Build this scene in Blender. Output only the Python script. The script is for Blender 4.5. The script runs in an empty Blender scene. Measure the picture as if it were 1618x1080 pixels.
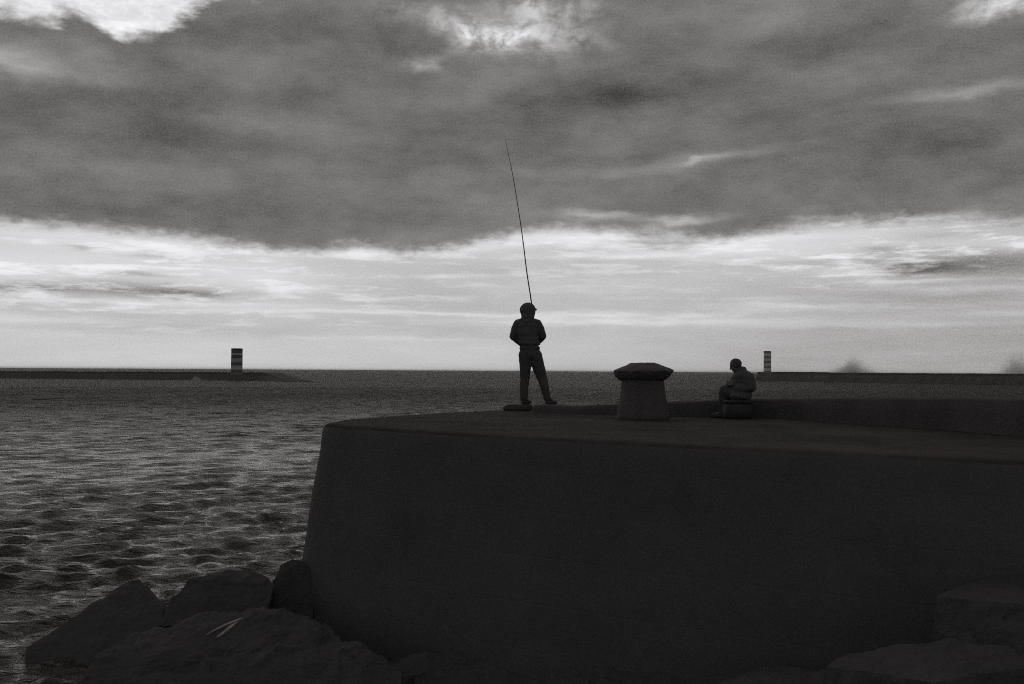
import bpy, bmesh, math, random
import numpy as np
from mathutils import Vector, Matrix, noise as mnoise

random.seed(7)
np.random.seed(7)
scene = bpy.context.scene
COL = scene.collection

# ------------------------------------------------------------------ camera
H = 3.3                      # eye above the water
F = 1573.0                   # focal length in photograph pixels (35 mm on 36 mm)
PITCH = math.atan(45.3 / F)
ROLL = 0.0062
fwd = Vector((0, math.cos(PITCH), math.sin(PITCH)))
r0 = Vector((1, 0, 0))
u0 = Vector((0, -math.sin(PITCH), math.cos(PITCH)))
RI = r0 * math.cos(ROLL) + u0 * math.sin(ROLL)
UI = u0 * math.cos(ROLL) - r0 * math.sin(ROLL)
EYE = Vector((0, 0, H))

cam_d = bpy.data.cameras.new('camera')
cam_d.lens = 35.0
cam_d.sensor_width = 36.0
cam_d.sensor_fit = 'HORIZONTAL'
cam_d.clip_start = 0.1
cam_d.clip_end = 60000
cam = bpy.data.objects.new('camera', cam_d)
COL.objects.link(cam)
m = Matrix((RI, UI, -fwd)).transposed().to_4x4()
m.translation = EYE
cam.matrix_world = m
scene.camera = cam


def direction(px, py):
    return fwd + RI * ((px - 809) / F) - UI * ((py - 540) / F)


def P(px, py, Y):
    """point at depth Y seen at photograph pixel px, py"""
    d = direction(px, py)
    return EYE + d * (Y / d.y)


def PZ(px, py, z):
    d = direction(px, py)
    return EYE + d * ((z - H) / d.z)


def azel(px, py):
    d = direction(px, py).normalized()
    return math.atan2(d.x, d.y), math.asin(d.z)


# ------------------------------------------------------------------ render settings
scene.render.engine = 'CYCLES'
scene.cycles.use_denoising = False
scene.cycles.use_adaptive_sampling = True
scene.cycles.adaptive_threshold = 0.10
scene.cycles.pixel_filter_type = 'BLACKMAN_HARRIS'
scene.cycles.filter_width = 1.05
scene.cycles.max_bounces = 6
scene.cycles.diffuse_bounces = 3
scene.cycles.glossy_bounces = 3
scene.cycles.volume_bounces = 1
scene.view_settings.view_transform = 'Standard'
scene.view_settings.look = 'None'
scene.view_settings.exposure = 0.0
scene.view_settings.gamma = 1.0
scene.view_settings.use_curve_mapping = False

SUN_AZ = math.radians(-20.0)
SUN_EL = math.radians(24.0)

# ------------------------------------------------------------------ sky
world = bpy.data.worlds.new('World')
scene.world = world
world.use_nodes = True
NT = world.node_tree
NT.nodes.clear()


class G:
    """tiny shader graph helper"""

    def __init__(self, nt):
        self.nt = nt

    def new(self, t, **kw):
        n = self.nt.nodes.new(t)
        for k, v in kw.items():
            setattr(n, k, v)
        return n

    def link(self, a, b):
        self.nt.links.new(a, b)

    def put(self, sock, v):
        if isinstance(v, bpy.types.NodeSocket):
            self.nt.links.new(v, sock)
        else:
            sock.default_value = v

    def math(self, op, a, b=None, c=None, clamp=False):
        n = self.new('ShaderNodeMath', operation=op, use_clamp=clamp)
        self.put(n.inputs[0], a)
        if b is not None:
            self.put(n.inputs[1], b)
        if c is not None:
            self.put(n.inputs[2], c)
        return n.outputs[0]

    def vec(self, op, a, b=None, c=None):
        n = self.new('ShaderNodeVectorMath', operation=op)
        self.put(n.inputs[0], a)
        if b is not None:
            self.put(n.inputs[1], b)
        if c is not None:
            self.put(n.inputs[2], c)
        return n.outputs['Value'] if op in ('DOT_PRODUCT', 'LENGTH', 'DISTANCE') else n.outputs['Vector']

    def noise(self, v, scale, detail=4, rough=0.5, dist=0.0, color=False):
        n = self.new('ShaderNodeTexNoise')
        n.noise_dimensions = '3D'
        self.put(n.inputs['Vector'], v)
        n.inputs['Scale'].default_value = scale
        n.inputs['Detail'].default_value = detail
        n.inputs['Roughness'].default_value = rough
        n.inputs['Distortion'].default_value = dist
        return n.outputs['Color'] if color else n.outputs[0]

    def mixf(self, f, a, b):
        n = self.new('ShaderNodeMix', data_type='FLOAT')
        self.put(n.inputs[0], f)
        self.put(n.inputs[2], a)
        self.put(n.inputs[3], b)
        return n.outputs[0]

    def smooth(self, x, lo, hi):
        n = self.new('ShaderNodeMapRange', interpolation_type='SMOOTHSTEP')
        self.put(n.inputs['Value'], x)
        n.inputs['From Min'].default_value = lo
        n.inputs['From Max'].default_value = hi
        return n.outputs[0]

    def combine(self, x, y, z=0.0):
        n = self.new('ShaderNodeCombineXYZ')
        self.put(n.inputs[0], x)
        self.put(n.inputs[1], y)
        self.put(n.inputs[2], z)
        return n.outputs[0]


g = G(NT)
tc = g.new('ShaderNodeTexCoord')
sep = g.new('ShaderNodeSeparateXYZ')
g.link(tc.outputs['Generated'], sep.inputs[0])
sx, sy, sz = sep.outputs
az = g.math('ARCTAN2', sx, sy)
el = g.math('ARCSINE', sz)
# sky coordinates: azimuth, elevation (radians); clouds foreshorten towards the horizon
flat = g.combine(az, el, 0.0)
wide = g.combine(g.math('MULTIPLY', az, 0.36), el, 0.0)
w1 = g.noise(wide, 22, 8, 0.64, color=True)
w1 = g.vec('SUBTRACT', w1, (0.5, 0.5, 0.5))
wv = g.vec('MULTIPLY_ADD', w1, (0.095, 0.040, 0.0), flat)         # warped, soft
w2 = g.noise(g.combine(g.math('MULTIPLY', az, 0.22), el, 3.0), 60, 7, 0.64, color=True)
w2 = g.vec('SUBTRACT', w2, (0.5, 0.5, 0.5))
wl = g.vec('MULTIPLY_ADD', w2, (0.08, 0.013, 0.0), flat)         # warped, streaky


def blobs(coord, items, start):
    """sum of soft elliptical patches, each (px, py, rx, ry, amount, tilt)"""
    acc = start
    for it in items:
        px, py, rx, ry, amt = it[:5]
        tilt = it[5] if len(it) > 5 else 0.0
        a0, e0 = azel(px, py)
        ia, ie = F / rx, F / ry
        if tilt:
            mp = g.new('ShaderNodeMapping', vector_type='TEXTURE')
            mp.inputs['Location'].default_value = (a0, e0, 0)
            mp.inputs['Rotation'].default_value = (0, 0, tilt)
            mp.inputs['Scale'].default_value = (1 / ia, 1 / ie, 1)
            g.link(coord, mp.inputs['Vector'])
            q = mp.outputs[0]
        else:
            q = g.vec('MULTIPLY_ADD', coord, (ia, ie, 0), (-a0 * ia, -e0 * ie, 0))
        d2 = g.vec('DOT_PRODUCT', q, q)
        e = g.math('POWER', 0.4, d2)
        acc = g.math('MULTIPLY_ADD', e, amt, acc)
    return acc


# --- edge of the overcast deck: elevation as a function of azimuth
fc = g.new('ShaderNodeFloatCurve')
pts = [(-700, 330), (0, 352), (120, 362), (250, 374), (380, 391), (480, 400), (560, 393), (640, 402), (720, 392), (800, 374),
       (880, 362), (960, 366), (1060, 378), (1140, 380), (1220, 366), (1320, 352), (1420, 350), (1520, 348), (1618, 352), (2300, 330)]
cv = fc.mapping.curves[0]
A0, A1 = azel(-700, 330)[0], azel(2300, 330)[0]
E1 = 0.25
vals = []
for px, py in pts:
    a, e = azel(px, py)
    vals.append(((a - A0) / (A1 - A0), e / E1))
cv.points[0].location = vals[0]
cv.points[1].location = vals[-1]
for v in vals[1:-1]:
    cv.points.new(*v)
fc.mapping.update()
mr = g.new('ShaderNodeMapRange')
g.link(az, mr.inputs['Value'])
mr.inputs['From Min'].default_value = A0
mr.inputs['From Max'].default_value = A1
g.link(mr.outputs[0], fc.inputs['Value'])
edge = g.math('MULTIPLY', fc.outputs[0], E1)
nEdge = g.noise(g.combine(g.math('MULTIPLY', az, 0.45), el, 7.0), 42, 6, 0.6)
above = g.math('SUBTRACT', el, edge)
above = g.math('MULTIPLY_ADD', g.math('SUBTRACT', nEdge, 0.5), 0.022, above)
nE2 = g.noise(g.combine(g.math('MULTIPLY', az, 0.5), el, 2.0), 130, 6, 0.62)
above = g.math('MULTIPLY_ADD', g.math('SUBTRACT', nE2, 0.5), 0.016, above)
deck_mask = g.smooth(above, -0.006, 0.011)
rim_l = g.math('SUBTRACT', 1.0, g.smooth(above, 0.0, 0.040))

# --- deck brightness (before strength)
n1 = g.noise(g.combine(g.math('MULTIPLY', az, 0.42), el, 1.0), 15, 6, 0.5, 0.3)
n2 = g.noise(g.combine(g.math('MULTIPLY', az, 0.46), el, 5.0), 36, 9, 0.66, 0.15)
n3 = g.noise(g.combine(g.math('MULTIPLY', az, 0.9), el, 8.0), 560, 3, 0.8)
deck = g.math('MULTIPLY_ADD', g.math('SUBTRACT', n1, 0.5), 0.19, 0.165)
deck = g.math('MULTIPLY_ADD', rim_l, 0.030, deck)
deck = g.math('MULTIPLY_ADD', g.math('SUBTRACT', n2, 0.5), 0.18, deck)
deck = g.math('MULTIPLY_ADD', g.math('SUBTRACT', n3, 0.5), 0.19, deck)
deck = blobs(wv, [
    (0, 98, 90, 16, .16), (152, 92, 30, 22, .07, -0.7), (60, 112, 130, 10, .05),
    (1560, 137, 120, 9, .105, 0.05), (1480, 148, 60, 8, .05),
    (1108, 254, 30, 4, .13, 0.13), (1150, 247, 100, 8, .07, 0.13), (1000, 266, 110, 12, .06, 0.1),
    (1225, 22, 60, 26, .06), (1250, 120, 130, 22, .035), (330, 190, 160, 12, .03), (620, 165, 160, 16, .035, 0.15),
    (420, 150, 200, 22, -.025), (140, 165, 240, 26, -.026), (1040, 145, 120, 24, -.06, 0.1), (930, 165, 140, 22, -.05),
    (1270, 80, 130, 26, -.04, 0.1), (1190, 180, 110, 14, -.02), (310, 220, 75, 12, -.035), (720, 258, 90, 10, -.03),
    (480, 50, 150, 40, -.03), (1600, 190, 160, 60, -.015), (1180, 20, 70, 20, -.02), (860, 292, 60, 10, -.03),
    (280, 345, 220, 18, -.035), (640, 330, 260, 50, .018), (100, 300, 260, 30, -.005),
    (945, 343, 60, 7, .22), (1085, 344, 50, 6, .26), (1045, 357, 40, 5, .15), (1550, 338, 50, 7, .12),
], deck)
# ragged bright gaps along the top
gaps = blobs(wv, [
    (745, 45, 62, 18, .34, -0.2), (790, 58, 50, 16, .30), (870, 12, 70, 26, .26), (850, 62, 60, 30, .18),
    (682, 100, 38, 10, .13, 0.15), (920, 72, 60, 18, .08), (660, 22, 90, 16, .07, -0.2),
    (1600, 4, 66, 18, .38), (1570, 24, 22, 8, .16),
], 0.0)
lump = g.noise(g.combine(g.math('MULTIPLY', az, 0.7), el, 12.0), 48, 7, 0.6, 0.4)
gaps = g.math('MULTIPLY', gaps, g.math('MULTIPLY_ADD', g.smooth(lump, 0.34, 0.66), 1.35, 0.25))
deck = g.math('ADD', deck, gaps)
# bright break in the cloud at the top left
hole = blobs(wv, [
    (30, 8, 100, 36, .9), (190, 12, 60, 40, 1.0), (245, 26, 46, 26, 1.1), (130, -20, 200, 26, .9), (305, -6, 50, 16, .6), (340, 30, 40, 30, -.5),
    (122, 64, 30, 30, -1.1), (85, 50, 26, 9, .45), (172, 50, 20, 10, .45), (40, 70, 70, 14, -.3),
], -0.5)
hole = g.math('MULTIPLY_ADD', g.math('SUBTRACT', nEdge, 0.5), 1.3, hole)
hole = g.math('MULTIPLY_ADD', g.math('SUBTRACT', nE2, 0.5), 0.8, hole)
hole_m = g.smooth(hole, -0.25, 0.70)
hole_v = g.math('MULTIPLY_ADD', g.math('SUBTRACT', n2, 0.5), 1.3, 0.80)
deck = g.mixf(hole_m, deck, hole_v)

# --- band of open sky below the deck: Nishita (grey) with streaks of cirrus
sky = g.new('ShaderNodeTexSky')
sky.sky_type = 'NISHITA'
sky.sun_disc = False
sky.sun_elevation = SUN_EL
sky.sun_rotation = SUN_AZ
sky.air_density = 1.0
sky.dust_density = 3.0
bw = g.new('ShaderNodeRGBToBW')
g.link(sky.outputs[0], bw.inputs[0])
SKY_STRENGTH = 0.1
clear = g.math('MULTIPLY', bw.outputs[0], SKY_STRENGTH)           # as radiance
clear = g.math('MINIMUM', clear, 0.9)
clear = g.math('MULTIPLY_ADD', clear, 0.18, 0.34)
st = g.noise(g.combine(g.math('MULTIPLY', az, 0.10), el, 9.0), 75, 6, 0.62, 0.3)
st2 = g.noise(g.combine(g.math('MULTIPLY', az, 0.16), el, 4.0), 38, 5, 0.6, 0.2)
gap = g.math('MULTIPLY_ADD', g.math('SUBTRACT', st2, 0.5), 0.26, clear)
gap = g.math('MULTIPLY_ADD', g.math('SUBTRACT', n3, 0.5), 0.34, gap)
st3 = g.noise(g.combine(g.math('MULTIPLY', az, 0.20), el, 6.0), 120, 7, 0.66, 0.2)
st = g.math('MULTIPLY_ADD', g.math('SUBTRACT', st3, 0.5), 0.75, st)
streak = g.smooth(st, 0.47, 0.72)
streak_amt = blobs(wv, [(200, 420, 420, 60, .56), (1380, 392, 330, 46, .62), (800, 380, 200, 24, .26), (1050, 500, 400, 16, .12), (350, 495, 300, 20, .14)], 0.02)
gap = g.math('MULTIPLY_ADD', streak, streak_amt, gap)
gap = blobs(wl, [
    (100, 395, 230, 30, .14), (330, 418, 170, 30, .14), (420, 450, 90, 22, .18), (30, 430, 130, 24, .20), (300, 560, 500, 36, .13),
    (150, 372, 170, 7, .20), (330, 392, 110, 6, .22), (470, 402, 70, 5, .20), (600, 402, 70, 6, .22), (720, 388, 70, 6, .20), (200, 386, 160, 6, .12), (850, 376, 110, 10, .26), (960, 380, 90, 7, .22), (1010, 402, 110, 5, .22), (1130, 392, 90, 6, .22), (1220, 376, 90, 7, .2), (860, 385, 110, 16, .10), (700, 392, 90, 12, .14), (620, 400, 90, 8, .12),
    (640, 494, 300, 3.5, .26), (1000, 508, 260, 5, .20), (960, 500, 120, 3, .15), (240, 478, 230, 4, .22), (60, 503, 150, 6, .16),
    (700, 437, 55, 3.5, .20), (1240, 483, 130, 4, .13), (1380, 513, 170, 4, .10), (640, 535, 130, 3, .08), (300, 492, 100, 3, .12),
    (1350, 372, 190, 14, .16), (1240, 398, 150, 10, .18), (1350, 428, 60, 12, .22), (1560, 384, 100, 12, .14), (1540, 456, 120, 5, .14),
    (1460, 443, 90, 4, .14), (1570, 495, 70, 4, .10), (1050, 400, 90, 5, .14, -0.12), (960, 372, 90, 6, .14), (1150, 380, 100, 8, .12),
    (190, 456, 120, 10, -.26), (320, 463, 70, 7, -.22), (90, 452, 70, 6, -.10), (140, 391, 14, 4, -.25), (265, 409, 40, 4, -.28), (200, 432, 60, 4, -.28), (20, 455, 60, 4, -.25),
    (310, 395, 26, 4, -.22), (520, 388, 40, 6, -.14), (1038, 386, 56, 9, -.26, -0.1), (1240, 350, 40, 7, -.16), (1390, 391, 44, 4, -.22), (1430, 423, 56, 8, -.28), (1450, 396, 60, 4, -.2),
    (1560, 418, 130, 16, -.26), (1330, 415, 60, 5, -.12), (1480, 372, 60, 5, -.12), (1500, 470, 220, 18, -.09), (1350, 460, 200, 20, -.05), (1450, 540, 330, 40, -.05), (1000, 455, 260, 34, .03), (1500, 545, 260, 40, -.03), (1080, 470, 500, 20, -.02), (400, 520, 400, 12, -.05),
], gap)
gap = g.math('MAXIMUM', gap, 0.12)
# soft shoulder for the brightest cloud
gap = g.math('MULTIPLY', g.math('TANH', g.math('DIVIDE', gap, 0.86)), 0.98)

val = g.mixf(deck_mask, gap, deck)
val = g.math('MAXIMUM', val, 0.05)
# slightly warm greys in the shadows, neutral in the lights (as the print is toned)
tint = g.new('ShaderNodeValToRGB')
tint.color_ramp.elements[0].position = 0.05
tint.color_ramp.elements[0].color = (1.03, 0.995, 0.955, 1)
tint.color_ramp.elements[1].position = 0.7
tint.color_ramp.elements[1].color = (0.995, 0.99, 1.01, 1)
g.link(val, tint.inputs[0])
colr = g.vec('SCALE', tint.outputs[0])
g.put(colr.node.inputs['Scale'], g.math('DIVIDE', val, SKY_STRENGTH))
bg = g.new('ShaderNodeBackground')
g.link(colr, bg.inputs['Color'])
bg.inputs['Strength'].default_value = SKY_STRENGTH
world.cycles.sampling_method = 'MANUAL'
world.cycles.sample_map_resolution = 256
wo = g.new('ShaderNodeOutputWorld')
g.link(bg.outputs[0], wo.inputs['Surface'])

# ------------------------------------------------------------------ sun behind the cloud
sl = bpy.data.lights.new('sun', 'SUN')
sl.energy = 0.5
sl.angle = math.radians(70)
sl.color = (1.0, 0.97, 0.93)
so = bpy.data.objects.new('sun', sl)
COL.objects.link(so)
to_sun = Vector((math.sin(SUN_AZ) * math.cos(SUN_EL), math.cos(SUN_AZ) * math.cos(SUN_EL), math.sin(SUN_EL)))
so.rotation_euler = to_sun.to_track_quat('Z', 'Y').to_euler()
so.location = to_sun * 60


# ------------------------------------------------------------------ helpers
def tag(o, label=None, cat=None, group=None, kind=None):
    if label:
        o['label'] = label
    if cat:
        o['category'] = cat
    if group:
        o['group'] = group
    if kind:
        o['kind'] = kind
    return o


def empty(name, loc):
    o = bpy.data.objects.new(name, None)
    o.empty_display_size = 0.2
    o.location = loc
    COL.objects.link(o)
    return o


def finish(name, bm, mat, parent=None, smooth=True):
    me = bpy.data.meshes.new(name)
    bmesh.ops.recalc_face_normals(bm, faces=bm.faces[:])
    bm.to_mesh(me)
    bm.free()
    for p in me.polygons:
        p.use_smooth = smooth
    me.materials.append(mat)
    o = bpy.data.objects.new(name, me)
    COL.objects.link(o)
    if parent:
        o.parent = parent
    return o


def remesh(name, bm, mat, voxel, parent=None, smooth_iter=4, folds=0.0, fold_scale=9.0):
    """merge overlapping shapes of bm into one continuous skin"""
    o = finish(name, bm, mat, parent)
    md = o.modifiers.new('skin', 'REMESH')
    md.mode = 'VOXEL'
    md.voxel_size = voxel
    ms = o.modifiers.new('soft', 'SMOOTH')
    ms.factor = 0.5
    ms.iterations = smooth_iter
    dg = bpy.context.evaluated_depsgraph_get()
    me = bpy.data.meshes.new_from_object(o.evaluated_get(dg))
    o.modifiers.clear()
    old = o.data
    o.data = me
    bpy.data.meshes.remove(old)
    me.name = name
    if folds:
        nrm = [v.normal.copy() for v in me.vertices]
        for v, n in zip(me.vertices, nrm):
            c = v.co
            k = mnoise.noise(Vector((c.x * fold_scale, c.y * fold_scale, c.z * fold_scale * 1.6)))
            k += 0.5 * mnoise.noise(Vector((c.x * 2.3 * fold_scale, c.y * 2.3 * fold_scale, c.z * fold_scale * 3.4 + 5)))
            v.co = c + n * (k * folds)
    if not me.materials:
        me.materials.append(mat)
    for p in me.polygons:
        p.use_smooth = True
    return o


def ball(bm, c, r, rot=None, seg=16):
    if not hasattr(r, '__len__'):
        r = (r, r, r)
    M = Matrix.Translation(Vector(c)) @ (rot.to_4x4() if rot else Matrix.Identity(4)) @ Matrix.Diagonal((*r, 1))
    bmesh.ops.create_uvsphere(bm, u_segments=seg, v_segments=seg // 2 + 2, radius=1.0, matrix=M)


_dirs = []
_tmp = bmesh.new()
bmesh.ops.create_icosphere(_tmp, subdivisions=2, radius=1.0)
_dirs = [v.co.normalized() for v in _tmp.verts]
_tmp.free()


def capsule(bm, a, b, ra, rb):
    a, b = Vector(a), Vector(b)
    vs = [bm.verts.new(a + d * ra) for d in _dirs] + [bm.verts.new(b + d * rb) for d in _dirs]
    res = bmesh.ops.convex_hull(bm, input=vs)
    dead = {e for k in ('geom_interior', 'geom_unused') for e in res[k] if isinstance(e, bmesh.types.BMVert)}
    dead = [v for v in dead if v.is_valid and not v.link_faces]
    if dead:
        bmesh.ops.delete(bm, geom=dead, context='VERTS')


def chain(bm, pts):
    for (a, ra), (b, rb) in zip(pts, pts[1:]):
        capsule(bm, a, b, ra, rb)


def tube(bm, pts, radii, seg=10, closed_ends=True):
    pts = [Vector(p) for p in pts]
    rings = []
    for i, p in enumerate(pts):
        t = (pts[min(i + 1, len(pts) - 1)] - pts[max(i - 1, 0)]).normalized()
        ref = Vector((0, 0, 1)) if abs(t.z) < 0.9 else Vector((0, 1, 0))
        x = t.cross(ref).normalized()
        y = t.cross(x).normalized()
        rings.append([bm.verts.new(p + (x * math.cos(2 * math.pi * k / seg) + y * math.sin(2 * math.pi * k / seg)) * radii[i]) for k in range(seg)])
    for r1, r2 in zip(rings, rings[1:]):
        for k in range(seg):
            bm.faces.new((r1[k], r1[(k + 1) % seg], r2[(k + 1) % seg], r2[k]))
    if closed_ends:
        bm.faces.new(rings[0])
        bm.faces.new(rings[-1])


def lathe(bm, prof, seg=48, wob=0.0, seed=0.0):
    """prof: list of (radius, z); closed at both ends"""
    rings = []
    for r, z in prof:
        ring = []
        for k in range(seg):
            a = 2 * math.pi * k / seg
            q = 1.0
            if wob:
                q += wob * mnoise.noise(Vector((math.cos(a) * 2.0 + seed, math.sin(a) * 2.0, z * 5.0)))
                q += 0.5 * wob * mnoise.noise(Vector((math.cos(a) * 6.0 + seed, math.sin(a) * 6.0, z * 14.0)))
            dz = 0.0
            if wob:
                dz = wob * 0.25 * mnoise.noise(Vector((math.cos(a) * 2.4 * r * 3, math.sin(a) * 2.4 * r * 3, 4.0 + seed)))
            ring.append(bm.verts.new((r * q * math.cos(a), r * q * math.sin(a), z + dz)))
        rings.append(ring)
    for r1, r2 in zip(rings, rings[1:]):
        for k in range(seg):
            bm.faces.new((r1[k], r1[(k + 1) % seg], r2[(k + 1) % seg], r2[k]))
    bm.faces.new(rings[0][::-1])
    bm.faces.new(rings[-1])


# ------------------------------------------------------------------ materials
def material(name, base, rough=0.8, var=0.3, scale=6.0, bump=0.3, bump_scale=30.0, spec=0.3, bump_dist=0.02):
    mt = bpy.data.materials.new(name)
    mt.use_nodes = True
    nt = mt.node_tree
    b = nt.nodes['Principled BSDF']
    q = G(nt)
    t = q.new('ShaderNodeTexCoord')
    n = q.noise(t.outputs['Object'], scale, 6, 0.6)
    n2 = q.noise(t.outputs['Object'], scale * 6.3, 5, 0.6)
    f = q.math('MULTIPLY_ADD', q.math('SUBTRACT', n, 0.5), var * 2.2, 1.0)
    f = q.math('MULTIPLY_ADD', q.math('SUBTRACT', n2, 0.5), var, f)
    f = q.math('MAXIMUM', f, 0.15)
    c = q.vec('SCALE', base)
    q.put(c.node.inputs['Scale'], f)
    q.link(c, b.inputs['Base Color'])
    b.inputs['Roughness'].default_value = rough
    b.inputs['Specular IOR Level'].default_value = spec
    bn = q.noise(t.outputs['Object'], bump_scale, 6, 0.65)
    bp = q.new('ShaderNodeBump')
    bp.inputs['Strength'].default_value = bump
    bp.inputs['Distance'].default_value = bump_dist
    q.link(bn, bp.inputs['Height'])
    q.link(bp.outputs[0], b.inputs['Normal'])
    return mt


M_WALL = material('pier_masonry', (0.092, 0.088, 0.090), 0.95, 0.22, 1.2, 0.35, 14, 0.15, 0.03)
M_DECK = material('pier_paving', (0.062, 0.055, 0.053), 1.0, 0.80, 0.55, 0.5, 10, 0.03, 0.03)
M_PARAPET = material('parapet_stone', (0.088, 0.083, 0.084), 0.95, 0.25, 2.0, 0.5, 18, 0.08, 0.03)
M_BOLLARD = material('bollard_stone', (0.096, 0.091, 0.092), 0.95, 0.25, 5.0, 0.6, 30, 0.2, 0.02)
M_ROCK = material('dark_wet_rock', (0.076, 0.073, 0.074), 1.0, 0.25, 2.5, 0.7, 9, 0.08, 0.05)
M_SHEENROCK = material('painted_sheen_rock', (0.24, 0.23, 0.225), 0.7, 0.7, 14.0, 0.5, 40, 0.4, 0.01)  # pale base colour painted in place of sky reflected off wet rock
M_JACKET = material('dark_jacket_cloth', (0.104, 0.100, 0.102), 0.95, 0.15, 9.0, 0.3, 60, 0.1, 0.01)
M_TROUSERS = material('dark_trouser_cloth', (0.088, 0.085, 0.086), 0.95, 0.15, 9.0, 0.3, 60, 0.1, 0.01)
M_SHOE = material('black_shoe_rubber', (0.07, 0.067, 0.067), 0.9, 0.2, 20.0, 0.2, 60, 0.2, 0.01)
M_SKIN = material('skin', (0.14, 0.13, 0.127), 0.6, 0.1, 20.0, 0.1, 90, 0.35, 0.004)
M_HAIR = material('dark_knit_cap', (0.09, 0.086, 0.087), 0.95, 0.2, 30.0, 0.4, 120, 0.1, 0.006)
M_ROD = material('rod_carbon', (0.03, 0.03, 0.03), 0.4, 0.1, 20.0, 0.05, 60, 0.4, 0.002)
M_CORK = material('rod_grip', (0.09, 0.085, 0.08), 0.8, 0.2, 40.0, 0.3, 90, 0.2, 0.003)
M_METAL = material('reel_metal', (0.12, 0.12, 0.12), 0.4, 0.2, 20.0, 0.1, 60, 0.5, 0.003)
M_BOX = material('box_plastic', (0.060, 0.058, 0.059), 0.95, 0.2, 9.0, 0.1, 40, 0.3, 0.004)
M_MOLE = material('mole_concrete', (0.12, 0.110, 0.106), 0.95, 0.3, 0.25, 0.8, 1.2, 0.05, 0.3)


def banded(name, light, dark, z0, period, duty, top_dark):
    """painted day-mark bands round a beacon"""
    mt = bpy.data.materials.new(name)
    mt.use_nodes = True
    nt = mt.node_tree
    b = nt.nodes['Principled BSDF']
    q = G(nt)
    t = q.new('ShaderNodeTexCoord')
    s = q.new('ShaderNodeSeparateXYZ')
    q.link(t.outputs['Object'], s.inputs[0])
    ph = q.math('FRACT', q.math('DIVIDE', q.math('SUBTRACT', s.outputs[2], z0), period))
    k = q.math('LESS_THAN', ph, duty)
    k = q.math('MULTIPLY', k, q.math('LESS_THAN', s.outputs[2], top_dark))
    n = q.noise(t.outputs['Object'], 1.6, 5, 0.6)
    v = q.mixf(k, dark, light)
    v = q.math('MULTIPLY', v, q.math('MULTIPLY_ADD', n, 0.7, 0.65))
    c = q.vec('SCALE', (1.0, 0.97, 0.93))
    q.put(c.node.inputs['Scale'], v)
    q.link(c, b.inputs['Base Color'])
    b.inputs['Roughness'].default_value = 0.8
    b.inputs['Specular IOR Level'].default_value = 0.2
    return mt


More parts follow.
